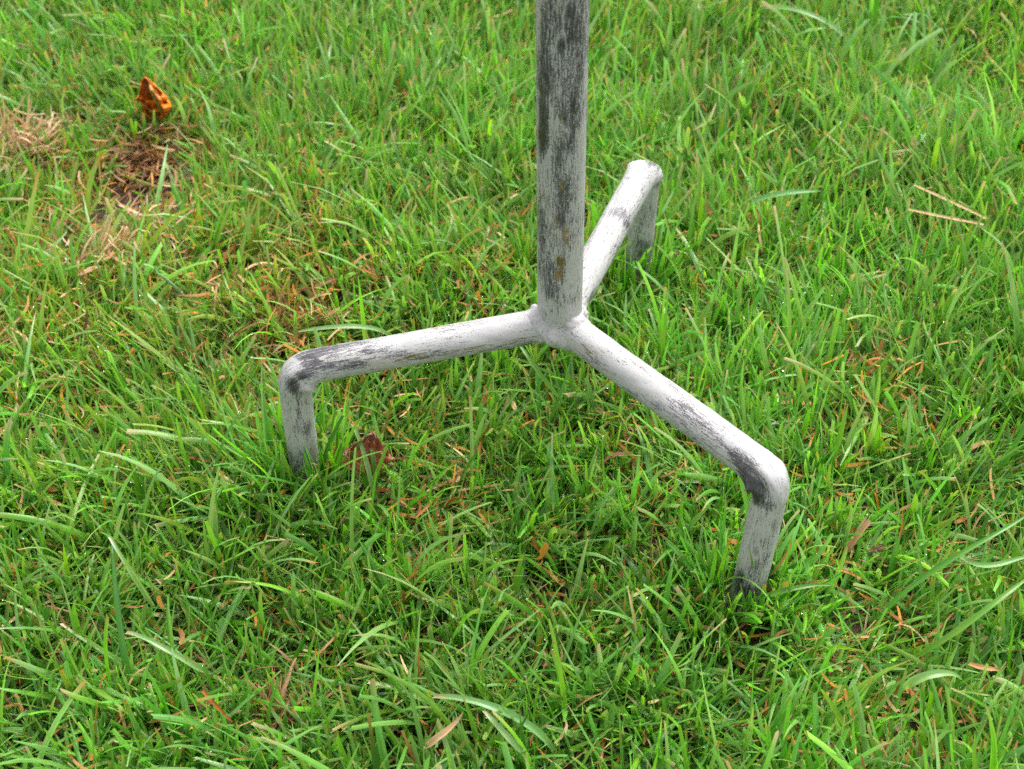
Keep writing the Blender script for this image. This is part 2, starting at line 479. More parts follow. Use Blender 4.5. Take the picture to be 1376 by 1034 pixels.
POLE_DARK = [
    (731, 60, 90, 8, 'p', .48), (730, 150, 60, 10, 'p', .66), (729, 185, 34, 10, 'p', .66), (735, 100, 60, 7, 'p', .4), (766, 18, 14, 7, 'p', .62), (754, 62, 12, 5, 'p', .60), (768, 50, 40, 8, 'p', .36), (745, 20, 40, 10, 'p', .22), (775, 90, 60, 8, 'p', .12),
    (757, 120, 60, 10, 'p', .18), (770, 150, 50, 9, 'p', .26), (765, 195, 22, 12, 'p', .34), (752, 235, 60, 6, 'p', .30), (760, 272, 50, 9, 'p', .34), (750, 280, 26, 9, 'p', .30), (727, 320, 60, 10, 'p', .36),
    (729, 368, 34, 12, 'p', .46), (740, 365, 36, 8, 'p', .42), (752, 365, 24, 9, 'p', .50), (737, 392, 12, 7, 'p', .42), (742, 385, 14, 12, 'p', .22), (768, 290, 70, 7, 'p', .12), (733, 215, 40, 8, 'p', -.25), (737, 165, 44, 5, 'p', -.30), (770, 365, 44, 12, 'p', -.24),
    (786, 120, 160, 6, 'p', -.10)]
POLE_OCHRE = [(742, 118, 14, 3, 'p', .55), (743, 150, 14, 3, 'p', .52), (752, 158, 14, 4, 'p', .62), (760, 135, 14, 3, 'p', .45), (754, 185, 16, 3, 'p', .50), (752, 215, 14, 3, 'p', .45), (758, 315, 28, 4, 'p', .72), (763, 318, 22, 3, 'p', .66),
              (744, 300, 40, 4, 'p', .55), (753, 352, 14, 8, 'p', .85), (751, 370, 16, 6, 'p', .82), (731, 260, 24, 4, 'p', .55), (755, 252, 22, 5, 'p', .52), (775, 272, 16, 3, 'p', .45), (733, 130, 40, 4, 'p', .40), (728, 180, 24, 4, 'p', .40)]

def lathe_tube(name, base, axis, z, rad, parent, rest_off, dark_fn, och_fn, NS=72):
    ax = axis / np.linalg.norm(axis)
    e1 = np.cross(ax, [0, 1, 0]); e1 /= np.linalg.norm(e1); e2 = np.cross(ax, e1)
    th = np.linspace(0, 2 * np.pi, NS, endpoint=False)
    V = []; rest = []
    for zz, r in zip(z, rad):
        V.append(base + ax * zz + np.outer(np.cos(th) * r, e1) + np.outer(np.sin(th) * r, e2))
        rest.append(np.stack([r * np.cos(th) + rest_off, r * np.sin(th), np.full(NS, zz)], 1))
    n = len(z)
    V = np.array(V).reshape(-1, 3); rest = np.array(rest).reshape(-1, 3)
    idx = np.arange(n * NS).reshape(n, NS); nx = np.roll(idx, -1, 1)
    F = np.stack([idx[:-1], nx[:-1], nx[1:], idx[1:]], -1).reshape(-1, 4)
    me = mesh_from(name, V, F, M_PAINT, attrs={'rest': ('FLOAT_VECTOR', rest), 'dark': ('FLOAT', dark_fn(V)), 'ochre': ('FLOAT', och_fn(V))})
    return link(name, me, parent)

def build_tripod():
    root = bpy.data.objects.new('tripod_stand', None)
    root.location = (0, 0, 0)
    COL.objects.link(root)
    tag(root, 'weathered white painted metal tripod stand base with three bent legs standing in the lawn', 'stand')
    for k in range(3): build_leg(k, root)
    # the pole stands on the joint of the three legs
    base = HUB + np.array([-0.0002, 0.0, 0.0060])
    top = base + np.array([POLE_TILT, 0.0, 1.15])
    ax = top - base; H = np.linalg.norm(ax)
    z = np.concatenate([[0, 0.0004, 0.0012], np.arange(0.0022, 0.34, 0.0014), np.linspace(0.345, H - 0.012, 30), H - 0.012 + np.array([0.004, 0.008, 0.0105, 0.012, 0.0122])])
    r = np.full(len(z), POLE_R); r[0] = POLE_R - 0.0012; r[1] = POLE_R - 0.0004
    r[-4:] = [POLE_R * .93, POLE_R * .75, POLE_R * .45, 0.0004]
    segs = {'p': (base, top)}
    def dk(V):
        h = V[:, 2] - VP
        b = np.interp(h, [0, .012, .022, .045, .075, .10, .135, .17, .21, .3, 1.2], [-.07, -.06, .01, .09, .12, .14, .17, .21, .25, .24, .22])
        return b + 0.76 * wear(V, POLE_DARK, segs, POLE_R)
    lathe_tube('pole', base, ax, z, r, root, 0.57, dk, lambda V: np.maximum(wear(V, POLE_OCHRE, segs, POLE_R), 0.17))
    # rough weld bead blending pole and legs: short stubs fused by a voxel remesh and softened
    bm = bmesh.new()
    def stub(a, b, r1, r2):
        a = Vector(a); b = Vector(b)
        q = (b - a).to_track_quat('Z', 'Y').to_matrix().to_4x4()
        bmesh.ops.create_cone(bm, cap_ends=True, segments=40, radius1=r1, radius2=r2, depth=(b - a).length,
                              matrix=Matrix.Translation((a + b) / 2) @ q)
    for k in range(3):
        d = corner(k) - HUB; d /= np.linalg.norm(d)
        o = HUB
        stub(o - d * 0.002, o + d * (0.0185, 0.0165, 0.0195)[k], ARM_R + 0.0014, ARM_R + 0.0002)
        b2 = o + d * 0.0115
        bmesh.ops.create_uvsphere(bm, u_segments=20, v_segments=12, radius=0.0075, matrix=Matrix.Translation((b2[0], b2[1], VP + 0.0052)))
    stub((HUB[0], HUB[1], VP - 0.007), (HUB[0], HUB[1], VP + 0.0095), POLE_R + 0.0016, POLE_R + 0.0004)
    for (dx, dy, dz, r_) in ((-.0105, -.006, .001, .0062), (.003, -.0125, -.002, .006), (-.004, -.0115, .0005, .0058), (.0105, .004, .001, .006), (-.002, .0125, .001, .0055), (-.0125, .003, .006, .0045)):
        bmesh.ops.create_uvsphere(bm, u_segments=16, v_segments=10, radius=r_, matrix=Matrix.Translation((HUB[0] + dx, HUB[1] + dy, VP + dz)))
    tmp = bpy.data.meshes.new('tmp'); bm.to_mesh(tmp); bm.free()
    ob = bpy.data.objects.new('tmp', tmp); COL.objects.link(ob)
    md = ob.modifiers.new('r', 'REMESH'); md.mode = 'VOXEL'; md.voxel_size = 0.0007
    sm = ob.modifiers.new('s', 'SMOOTH'); sm.iterations = 8; sm.factor = 0.5
    dg = bpy.context.evaluated_depsgraph_get()
    me = bpy.data.meshes.new_from_object(ob.evaluated_get(dg))
    bpy.data.objects.remove(ob)
    me.name = 'weld_joint'
    nv = len(me.vertices)
    co = np.empty(nv * 3, np.float32); me.vertices.foreach_get('co', co); co = co.reshape(-1, 3)
    # brushed, lumpy skin
    no = np.empty(nv * 3, np.float32); me.vertices.foreach_get('normal', no); no = no.reshape(-1, 3)
    lump = (vnoise(co[:, 0] + co[:, 2] * .7, co[:, 1] - co[:, 2] * .6, 260, 7) - 0.5) * 0.0016 + (vnoise(co[:, 0] - co[:, 2] * .5, co[:, 1] + co[:, 2] * .8, 620, 9) - 0.5) * 0.0008
    co = co + no * lump[:, None]
    me.vertices.foreach_set('co', co.ravel().astype(np.float32))
    marks = [(735, 458, 12, 7, 'b', .34), (762, 452, 8, 5, 'b', .22), (786, 438, 7, 7, 'b', .15), (728, 460, 8, 5, 'b', .4)]
    sg = {'b': (HUB - np.array([0, 0, .03]), HUB + np.array([0, 0, .03]))}
    dkv = -0.16 + wear(co, marks, sg, 0.012) + 0.25 * np.clip((VP - 0.006 - co[:, 2]) / 0.004, 0, 1)
    for an, ty, arr in (('rest', 'FLOAT_VECTOR', co * np.array([1, 1, 4.0]) + 0.31), ('dark', 'FLOAT', dkv), ('ochre', 'FLOAT', np.zeros(nv))):
        a = me.attributes.new(an, ty, 'POINT')
        a.data.foreach_set('vector' if ty == 'FLOAT_VECTOR' else 'value', np.asarray(arr, np.float32).ravel())
    me.polygons.foreach_set('use_smooth', np.ones(len(me.polygons), bool))
    me.materials.clear(); me.materials.append(M_PAINT)
    me.update()
    link('weld_joint', me, root)
build_tripod()

# ------------------------------------------------------------------ grass
def leg_axes():
    out = []
    for k in range(3):
        c = corner(k)
        out.append((c, np.array([c[0] + FOOT_OFF[k][0] * 1.3, c[1] + FOOT_OFF[k][1] * 1.3, -0.02])))
    return out

def blades(base, length, width, lean, curve, azim, tint_root, tint_mid, tint_tip, blunt, seed, nseg=9, ncol=3, fold=0.22, floor=0.0025, avoid=True, sway=0.3):
    """arrays -> vertices, faces, attributes of many grass blades in one go"""
    r = np.random.default_rng(seed)
    N = len(length)
    t = np.linspace(0, 1, nseg + 1)
    th = lean[:, None] + curve[:, None] * t[None] ** 1.4                       # angle from vertical
    az = azim[:, None] + (r.normal(0, sway, N))[:, None] * t[None] ** 1.5
    step = (length / nseg)[:, None]
    dirs = np.stack([np.sin(th) * np.cos(az), np.sin(th) * np.sin(az), np.cos(th)], -1)
    P = np.zeros((N, nseg + 1, 3))
    P[:, 1:] = np.cumsum(dirs[:, :-1] * step[..., None], 1)
    P += base[:, None, :]
    # never below the soil
    gz = soil_z(P[..., 0].ravel(), P[..., 1].ravel()).reshape(N, nseg + 1) + floor
    low = P[..., 2] < gz
    low[:, 0] = False
    P[..., 2] = np.where(low, gz + r.uniform(0, 0.004, (N, 1)), P[..., 2])
    T = np.gradient(P, axis=1); T /= np.linalg.norm(T, axis=2)[..., None] + 1e-9
    sd_ = np.stack([-np.sin(az), np.cos(az), np.zeros_like(az)], -1)
    nr = np.cross(sd_, T); nr /= np.linalg.norm(nr, axis=2)[..., None] + 1e-9
    tw = r.normal(0, 0.35, N)[:, None] + r.normal(0, 0.6, N)[:, None] * t[None]
    side = sd_ * np.cos(tw)[..., None] + nr * np.sin(tw)[..., None]
    nor = nr * np.cos(tw)[..., None] - sd_ * np.sin(tw)[..., None]
    taper = (0.62 + 0.38 * np.clip(t / 0.3, 0, 1))[None] * (1 - (1 - blunt)[:, None] * np.clip((t[None] - 0.45) / 0.55, 0, 1) ** (1.6))
    wv = width[:, None] * 0.5 * taper
    if ncol == 3:
        cols = np.array([-1, 0, 1.0])
    else:
        cols = np.array([-1, 1.0])
    V = P[:, :, None, :] + side[:, :, None, :] * (wv[..., None] * cols)[..., None] \
        + nor[:, :, None, :] * (wv[..., None] * (np.abs(cols) - 0.5) * 2 * fold)[..., None]
    # ragged cut end: the middle of the tip row is pulled back or out
    V[:, -1, 0] += T[:, -1] * (width * r.uniform(-0.6, 0.6, N))[:, None]
    V[:, -1, -1] += T[:, -1] * (width * r.uniform(-0.6, 0.6, N))[:, None]
    keep = np.ones(N, bool)
    if avoid:
        for (a, b) in leg_axes():
            u = (b - a) / np.linalg.norm(b - a)
            d = P - a; al = d @ u
            rr = np.linalg.norm(d - al[..., None] * u, axis=2)
            keep &= ~((rr < ARM_R + 0.0012) & (al > -0.01)).any(1)
        keep &= ~(P[..., 2] > HUB_Z - ARM_R - 0.003).any(1)
    tt = t[None, :, None]
    ctip = np.clip((tt - 0.80) / 0.20, 0, 1) ** 1.5
    croot = np.clip(1 - tt / 0.30, 0, 1)
    C = tint_mid[:, None, :] * (1 - croot) + tint_root[:, None, :] * croot
    C = C * (1 - ctip) + tint_tip[:, None, :] * ctip
    C = np.repeat(C[:, :, None, :], len(cols), 2)
    C = np.concatenate([C, np.ones(C.shape[:-1] + (1,))], -1)
    U = np.zeros(V.shape)
    U[..., 0] = cols[None, None, :]
    U[..., 1] = t[None, :, None] * length[:, None, None]
    U[..., 2] = r.uniform(0, 1, N)[:, None, None]
    V = V[keep]; C = C[keep]; U = U[keep]; N = len(V)
    nc = len(cols)
    per = (nseg + 1) * nc
    q = []
    for i in range(nseg):
        for j in range(nc - 1):
            a = i * nc + j
            q.append((a, a + 1, a + nc + 1, a + nc))
    q = np.array(q)
    F = (np.arange(N)[:, None, None] * per + q[None]).reshape(-1, 4)
    return V.reshape(-1, 3), F, C.reshape(-1, 4), U.reshape(-1, 3)

GREENS = np.array([[0.109, 0.337, 0.016], [0.141, 0.394, 0.019], [0.077, 0.273, 0.016], [0.173, 0.406, 0.027], [0.109, 0.33, 0.043], [0.16, 0.381, 0.068], [0.205, 0.444, 0.019], [0.064, 0.229, 0.016]])
GREENS = GREENS * np.array([1.06, 1.22, 1.38])
GREENS_A = GREENS
PALE = np.array([0.25, 0.36, 0.14])
BROWN = np.array([[0.37, 0.165, 0.040], [0.47, 0.215, 0.040], [0.30, 0.135, 0.040], [0.52, 0.32, 0.13], [0.60, 0.43, 0.22], [0.42, 0.22, 0.085], [0.50, 0.24, 0.03], [0.20, 0.095, 0.040]])

def in_view(x, y, mx=150, my=130):
    px, py, z = project(np.stack([x, y, np.full_like(x, 0.02)], -1))
    return (z > 0.2) & (px > -mx) & (px < 1376 + mx) & (py > -my) & (py < 1034 + my + 40)

def make_grass(kind, n_tufts, x0, x1, y0, y1, seed, inside, blades_per=(4, 9)):
    r = np.random.default_rng(seed)
    X = r.uniform(x0, x1, n_tufts); Y = r.uniform(y0, y1, n_tufts)
    m = in_view(X, Y)
    m = m if inside else (~m & (np.hypot(X, Y - .1) < 1.75))
    X, Y = X[m], Y[m]
    bare = field(X, Y, BARE)
    dens = 0.55 + 0.75 * vnoise(X, Y, 32, 21)
    m = r.uniform(0, 1, len(X)) < dens * (1 - 0.96 * np.clip(bare * 1.6, 0, 1)) * (1 - 0.42 * field(X, Y, DEAD))
    X, Y = X[m], Y[m]
    k = r.integers(blades_per[0], blades_per[1] + 1, len(X))
    ti = np.repeat(np.arange(len(X)), k); N = len(ti)
    t_az = r.uniform(0, 2 * np.pi, len(X)); t_len = r.normal(1, 0.20, len(X)).clip(0.55, 1.6)
    t_col = r.integers(0, len(GREENS), len(X)); t_w = r.normal(1, 0.25, len(X)).clip(0.5, 1.7)
    rad = np.abs(r.normal(0, 0.0035, N)); a = r.uniform(0, 2 * np.pi, N)
    bx = X[ti] + rad * np.cos(a); by = Y[ti] + rad * np.sin(a)
    base = np.stack([bx, by, soil_z(bx, by) - 0.001], -1)
    fresh = field(bx, by, FRESH); dead = field(bx, by, DEAD)
    # lay of the lawn: a slow swirl plus the spread of each tuft
    flow = 2 * np.pi * vnoise(bx, by, 6.0, 31) * 1.3 + 0.6
    u = r.uniform(0, 1, N)
    azim = np.where(u < 0.38, flow + r.normal(0, 0.6, N), np.where(u < 0.72, a, t_az[ti] + r.normal(0, 0.9, N)))
    typ = r.uniform(0, 1, N)
    med = typ < 0.69; fine = (typ >= 0.69) & (typ < 0.945); long_ = typ >= 0.945
    length = np.where(med, r.uniform(0.022, 0.050, N), np.where(fine, r.uniform(0.020, 0.052, N), r.uniform(0.045, 0.075, N)))
    length = 0.88 * length * t_len[ti] * (1 + 0.22 * fresh - 0.20 * dead)
    width = np.where(med, r.uniform(0.0013, 0.0031, N), np.where(fine, r.uniform(0.0007, 0.0013, N), r.uniform(0.0018, 0.0036, N))) * t_w[ti]
    width = width.clip(.0006, .0040)
    lean = np.abs(r.normal(0.45, 0.34, N)).clip(0.03, 1.35) + 0.16 * dead
    curve = np.where(long_, r.uniform(0.2, 1.2, N), r.normal(0.17, 0.30, N).clip(-0.3, 1.1))
    flat = r.uniform(0, 1, N) < 0.24
    lean = np.where(flat, r.normal(1.12, .2, N), lean)
    blunt = np.where(r.uniform(0, 1, N) < 0.45, r.uniform(0.45, 0.8, N), r.uniform(0.04, 0.25, N))
    mid = GREENS[t_col[ti]] * 0.45 + GREENS[r.integers(0, len(GREENS), N)] * 0.55
    tone = vnoise(bx, by, 14, 41)
    mid = mid * (0.74 + 0.50 * tone)[:, None] * r.normal(1, 0.24, N).clip(0.45, 1.6)[:, None]
    bluish = np.clip(r.uniform(-0.8, 1.05, N) + 0.2 * fresh, 0, 1)[:, None]
    mid = mid * (1 - bluish) + np.array([0.23, 0.47, 0.14]) * bluish
    yel = np.clip(r.uniform(-1.4, .4, N) + 0.65 * dead + 0.48 * np.exp(-((bx + .28) / .24) ** 2 - ((by - .12) / .25) ** 2), 0, 1)[:, None]
    mid = mid * (1 - yel) + np.array([0.28, 0.42, 0.05]) * yel
    pdead = 0.05 + 0.46 * dead ** 1.3
    isd = r.uniform(0, 1, N) < pdead
    width = np.where(isd, width * .72, width)
    length = np.where(isd, np.minimum(length * .75, .042), length)
    bc = BROWN[r.integers(0, len(BROWN), N)] * r.normal(1, 0.15, N).clip(.6, 1.4)[:, None]
    mid = np.where(isd[:, None], bc, mid)
    root = np.where((r.uniform(0, 1, N) < 0.3)[:, None], BROWN[r.integers(0, len(BROWN), N)] * .8, mid * 0.6 + PALE * 0.4)
    root = np.where(isd[:, None], bc * 0.9, root)
    tipc = r.uniform(0, 1, N)
    tip = np.where((tipc < 0.16)[:, None], np.array([0.52, 0.40, 0.22]), np.where((tipc < 0.28)[:, None], np.array([0.40, 0.22, 0.05]), np.where((tipc < .42)[:, None], np.array([.34, .36, .10]), mid * 1.08)))
    tip = np.where(isd[:, None], bc, tip)
    if inside:
        px, py, z = project(base)
        big = z < 0.95
        parts = []
        for sel, ns, nc, sdx in ((big, 7, 3, 1), (~big, 4, 3, 2)):
            parts.append(blades(base[sel], length[sel], width[sel], lean[sel], curve[sel], azim[sel], root[sel], mid[sel], tip[sel], blunt[sel], seed + sdx, ns, nc))
    else:
        parts = [blades(base, length * 1.05, width * 1.8, lean, curve, azim, root, mid, tip, blunt, seed + 3, 2, 2, avoid=False)]
    return parts

def merge(parts):
    V = []; F = []; C = []; U = []; o = 0
    for v, f, c, u in parts:
        V.append(v); F.append(f + o); C.append(c); U.append(u); o += len(v)
    return np.concatenate(V), np.concatenate(F), np.concatenate(C), np.concatenate(U)

def blade_mesh(name, parts, mat):
    V, F, C, U = merge(parts)
    return mesh_from(name, V, F, mat, attrs={'tint': ('FLOAT_COLOR', C), 'blade': ('FLOAT_VECTOR', U)})

def foot_grass():
    r = np.random.default_rng(909)
    out = []
    for (a, b) in leg_axes():
        f = a + (b - a) * (a[2] - 0.012) / (a[2] - b[2])
        n = 95
        an = r.uniform(0, 2 * np.pi, n); q = ARM_R + r.uniform(0.002, 0.017, n)
        bx = f[0] + q * np.cos(an); by = f[1] + q * np.sin(an)
        base = np.stack([bx, by, soil_z(bx, by)], -1)
        mid = GREENS_A[r.integers(0, len(GREENS_A), n)] * r.normal(1, .2, n).clip(.5, 1.5)[:, None]
        out.append(blades(base, r.uniform(.028, .056, n), r.uniform(.0012, .003, n), np.abs(r.normal(.35, .25, n)), r.normal(.2, .3, n),
                          an + r.choice([-1, 1], n) * r.uniform(.2, 1.7, n), mid * .6 + PALE * .4, mid, mid * 1.08, r.uniform(.05, .7, n), 910, 9, 3))
    return out
AREA = (-0.80, 0.72, -0.42, 0.98)
area_cm2 = (AREA[1] - AREA[0]) * (AREA[3] - AREA[2]) * 1e4
parts_in = make_grass('in', int(area_cm2 * 2.15), *AREA, 101, True) + foot_grass()
lawn = link('lawn_grass', blade_mesh('lawn_grass', parts_in, M_GRASS))
tag(lawn, 'dense wet mown green grass covering the whole ground', 'grass', kind='stuff')
parts_out = make_grass('out', int(3.5 * 3.5 * 1e4 * 0.21), -1.75, 1.75, -1.65, 1.85, 202, False)
out = link('outer_grass', blade_mesh('outer_grass', parts_out, M_GRASS))
tag(out, 'mown green lawn going on beyond the part close to the tripod', 'grass', kind='stuff')

# dead grass lying between the green blades
def make_thatch():
    r = np.random.default_rng(303)
    N0 = int(area_cm2 * 5.0)
    X = r.uniform(AREA[0], AREA[1], N0); Y = r.uniform(AREA[2], AREA[3], N0)
    dead = field(X, Y, DEAD); bare = field(X, Y, BARE)
    m = in_view(X, Y) & (r.uniform(0, 1, N0) < 0.15 + 0.80 * dead)
    X, Y, dead, bare = X[m], Y[m], dead[m], bare[m]
    N = len(X)
    base = np.stack([X, Y, soil_z(X, Y) + r.uniform(0.001, 0.020, N) * (1 + .5 * dead)], -1)
    length = r.uniform(0.007, 0.024, N); width = r.uniform(0.0006, 0.0019, N) * np.where(r.uniform(0, 1, N) < .12, 1.8, 1)
    lean = r.normal(1.35, 0.22, N).clip(0.6, 1.75); curve = r.normal(0.1, 0.6, N)
    az = r.uniform(0, 2 * np.pi, N)
    c = BROWN[r.integers(0, len(BROWN), N)] * r.normal(0.95, 0.2, N).clip(.5, 1.4)[:, None]
    straw = np.clip(field(X, Y, [(50, 185, 60, 1), (140, 340, 60, 1), (180, 300, 50, .8), (60, 330, 50, .6), (390, 430, 60, .4)]), 0, 1)
    pick = r.uniform(0, 1, N) < straw * 0.85
    c = np.where(pick[:, None], np.array([0.50, 0.37, 0.21]) * r.normal(1, .15, N).clip(.6, 1.3)[:, None], c)
    dk = r.uniform(0, 1, N) < bare * 0.75
    c = np.where(dk[:, None], np.array([0.31, 0.185, 0.095]) * r.normal(1, .35, N).clip(.4, 1.7)[:, None], c)
    return [blades(base, length, width, lean, curve, az, c, c, c * 1.1, r.uniform(.2, .9, N), 304, 4, 2, fold=.2, sway=.8)]
th_parts = make_thatch()
th = link('dead_grass_thatch', blade_mesh('dead_grass_thatch', th_parts, M_DEAD))
tag(th, 'brown and straw coloured dead grass lying between the green blades', 'dead grass', kind='stuff')

# ------------------------------------------------------------------ blades and stalks that stand out singly
def hero(name, label, cat, pts, width, colour, tipc=None, blunt=0.3, mat=None, group=None, fold=0.25, seed=0, twist=0.0):
    """pts: pixel x, pixel y, height above the soil in m; a smooth curve runs through them"""
    K = np.array([at_z(p[0], p[1], p[2]) for p in pts])
    n = 22
    d = np.concatenate([[0], np.cumsum(np.linalg.norm(np.diff(K, axis=0), axis=1))]); d /= d[-1]
    t = np.linspace(0, 1, n)
    if len(K) >= 3:
        co = [np.polyfit(d, K[:, i], min(3, len(K) - 1)) for i in range(3)]
        P = np.stack([np.polyval(c, t) for c in co], 1)
    else:
        P = np.stack([np.interp(t, d, K[:, i]) for i in range(3)], 1)
    T = np.gradient(P, axis=0); T /= np.linalg.norm(T, axis=1)[:, None]
    side = np.cross(T, np.array([0.05, -0.35, 1.0])); side /= np.linalg.norm(side, axis=1)[:, None]
    nor = np.cross(side, T)
    a = twist * t[:, None]
    side, nor = side * np.cos(a) + nor * np.sin(a), nor * np.cos(a) - side * np.sin(a)
    tp = (0.7 + 0.3 * np.clip(t / 0.3, 0, 1)) * (1 - (1 - blunt) * np.clip((t - 0.4) / 0.6, 0, 1) ** 1.5)
    r = np.random.default_rng(seed + 5)
    tp = tp * (1 + 0.05 * np.sin(t * 19 + seed))
    cols = np.array([-1, -.5, 0, .5, 1.0])
    wv = width * 0.5 * tp
    V = P[:, None] + side[:, None] * (wv[:, None] * cols)[..., None] + nor[:, None] * (wv[:, None] * (np.abs(cols) - .5) * 2 * fold)[..., None]
    L = np.linalg.norm(np.diff(P, axis=0), axis=1).sum()
    V[-1, 0] += T[-1] * width * .4; V[-1, -1] -= T[-1] * width * .3
    idx = np.arange(n * 5).reshape(n, 5)
    F = np.stack([idx[:-1, :-1], idx[:-1, 1:], idx[1:, 1:], idx[1:, :-1]], -1).reshape(-1, 4)
    C = np.tile(np.array(colour), (n, 5, 1))
    if tipc is not None:
        k = np.clip((t - .85) / .15, 0, 1)[:, None, None]
        C = C * (1 - k) + np.array(tipc) * k
    C = np.concatenate([C, np.ones((n, 5, 1))], -1)
    U = np.zeros((n, 5, 3)); U[..., 0] = cols; U[..., 1] = t[:, None] * L; U[..., 2] = (seed * 0.137) % 0.6
    me = mesh_from(name, V.reshape(-1, 3) - P[0], F, mat or M_GRASS, attrs={'tint': ('FLOAT_COLOR', C.reshape(-1, 4)), 'blade': ('FLOAT_VECTOR', U.reshape(-1, 3))})
    o = link(name, me); o.location = P[0]
    tag(o, label, cat, group)
    return o

STRAW = (0.55, 0.40, 0.22)
G1 = (0.18, 0.38, 0.11); G2 = (0.085, 0.30, 0.02); G3 = (0.14, 0.36, 0.03); G4 = (0.21, 0.43, 0.15)
hero('straw_stalk', 'upper of the two long dry straw stalks lying on the grass, the steeper one', 'straw',
     [(1228, 249, .040), (1275, 270, .043), (1325, 294, .040)], .0022, STRAW, mat=M_DEAD, blunt=.7, seed=1)
hero('straw_stalk', 'lower dry straw stalk of the pair, the flatter one just below the steeper stalk', 'straw',
     [(1218, 281, .040), (1265, 291, .042), (1322, 302, .038)], .0021, STRAW, mat=M_DEAD, blunt=.7, seed=2)
BL = 'long grass blades that stand out of the lawn'
hero('grass_blade', 'pale grey green blade arching over the lawn behind and right of the pole', 'grass blade',
     [(1146, 66, .020), (1105, 27, .045), (1070, 14, .048), (1020, 14, .036)], .0050, G4, blunt=.25, group=BL, seed=3)
hero('grass_blade', 'wide pale grass blade arching to the left below the tripod, longest near the bottom edge', 'grass blade',
     [(745, 1010, .018), (700, 968, .040), (650, 946, .048), (582, 936, .045)], .0040, (0.19, 0.42, .13), tipc=(.45, .38, .2), blunt=.5, group=BL, seed=4)
hero('grass_blade', 'short whitish grass blade under the wide pale arched blade', 'grass blade',
     [(708, 1016, .022), (680, 988, .040), (650, 955, .046)], .0032, (.27, .46, .18), tipc=(.5, .42, .25), blunt=.5, group=BL, seed=5)
hero('grass_blade', 'long straight green blade slanting up to the right of the front right leg', 'grass blade',
     [(1180, 832, .018), (1262, 762, .042), (1330, 722, .052), (1392, 684, .050)], .0030, G2, blunt=.3, group=BL, seed=6)
hero('grass_blade', 'second slanting green blade, running just below the longer one right of the front leg', 'grass blade',
     [(1225, 885, .018), (1290, 845, .040), (1350, 800, .050), (1392, 770, .046)], .0032, G3, blunt=.3, group=BL, seed=7)
hero('grass_blade', 'upright dark blue green blade in the lower left part of the lawn', 'grass blade',
     [(171, 926, .012), (164, 860, .036), (157, 800, .050), (151, 733, .060)], .0030, (.055, .23, .06), blunt=.2, group=BL, seed=8)
hero('grass_blade', 'light green blade bent over with a pale cut tip, lower left of the lawn', 'grass blade',
     [(285, 905, .018), (245, 885, .040), (210, 865, .047), (170, 850, .045)], .0030, (.24, .44, .15), tipc=(.6, .52, .34), blunt=.55, group=BL, seed=9)
hero('grass_blade', 'pale blade leaning left with white edge, in front of the dark upright blade', 'grass blade',
     [(206, 815, .018), (180, 775, .044), (163, 748, .055), (147, 722, .060)], .0030, (.24, .45, .14), tipc=(.5, .5, .4), blunt=.4, group=BL, seed=10)
hero('grass_blade', 'pale green blade crossing in front of the brown leaf by the front left leg', 'grass blade',
     [(506, 672, .016), (497, 640, .030), (486, 600, .044), (473, 570, .054)], .0029, (.22, .44, .12), tipc=(.6, .52, .34), blunt=.5, group=BL, seed=11)
hero('grass_blade', 'short flat tipped green blade in front of the middle of the brown leaf', 'grass blade',
     [(504, 652, .012), (503, 630, .030), (500, 604, .040)], .0026, (.10, .30, .05), blunt=.9, group=BL, seed=31)
hero('grass_blade', 'green blade slanting up right across the right edge of the brown leaf', 'grass blade',
     [(494, 668, .012), (508, 632, .034), (522, 595, .050)], .0028, (.15, .36, .03), blunt=.6, group=BL, seed=32)
hero('grass_blade', 'green blade slanting left across the left edge of the brown leaf', 'grass blade',
     [(462, 650, .014), (470, 622, .034), (486, 590, .050)], .0030, (.10, .31, .03), blunt=.4, group=BL, seed=33)
hero('grass_blade', 'long green blade coming out from under the left leg close to the weld', 'grass blade',
     [(762, 548, .016), (735, 515, .044), (715, 488, .058), (700, 466, .062)], .0032, (.12, .30, .05), blunt=.6, group=BL, seed=12)
hero('grass_blade', 'thin green blade reaching up across the foot of the front right leg', 'grass blade',
     [(1015, 812, .010), (1014, 790, .026), (1011, 760, .050), (1006, 734, .068)], .0020, (.12, .30, .03), blunt=.15, group=BL, seed=13)
hero('grass_blade', 'wide green blade crossing low in front of the foot of the front right leg', 'grass blade',
     [(1012, 806, .030), (1050, 795, .040), (1085, 788, .042), (1118, 787, .040)], .0028, (.11, .29, .03), blunt=.25, group=BL, seed=14)
hero('grass_blade', 'curved pale blade lying on the lawn in the lower right, widest of that area', 'grass blade',
     [(1215, 930, .030), (1235, 912, .044), (1262, 905, .046), (1292, 914, .038)], .0044, (.22, .44, .12), blunt=.2, group=BL, seed=15)
hero('grass_blade', 'pale horizontal blade lying at the right edge of the lawn behind the slanting blades', 'grass blade',
     [(1290, 748, .040), (1325, 760, .043), (1365, 752, .043), (1392, 746, .042)], .0030, (.17, .40, .10), blunt=.4, group=BL, seed=16)
hero('grass_blade', 'broad blue green blade lying across the lawn right of the rear leg', 'grass blade',
     [(1010, 272, .035), (1042, 262, .043), (1075, 258, .045), (1102, 257, .044)], .0044, (.15, .38, .12), blunt=.2, group=BL, seed=17)
hero('grass_blade', 'long thin pale blade across the lawn left of the front left leg bend', 'grass blade',
     [(525, 452, .030), (490, 440, .044), (445, 440, .048), (400, 446, .040)], .0034, (.22, .42, .15), blunt=.4, group=BL, seed=18)
DB = 'dead brown blades that stand out of the lawn'
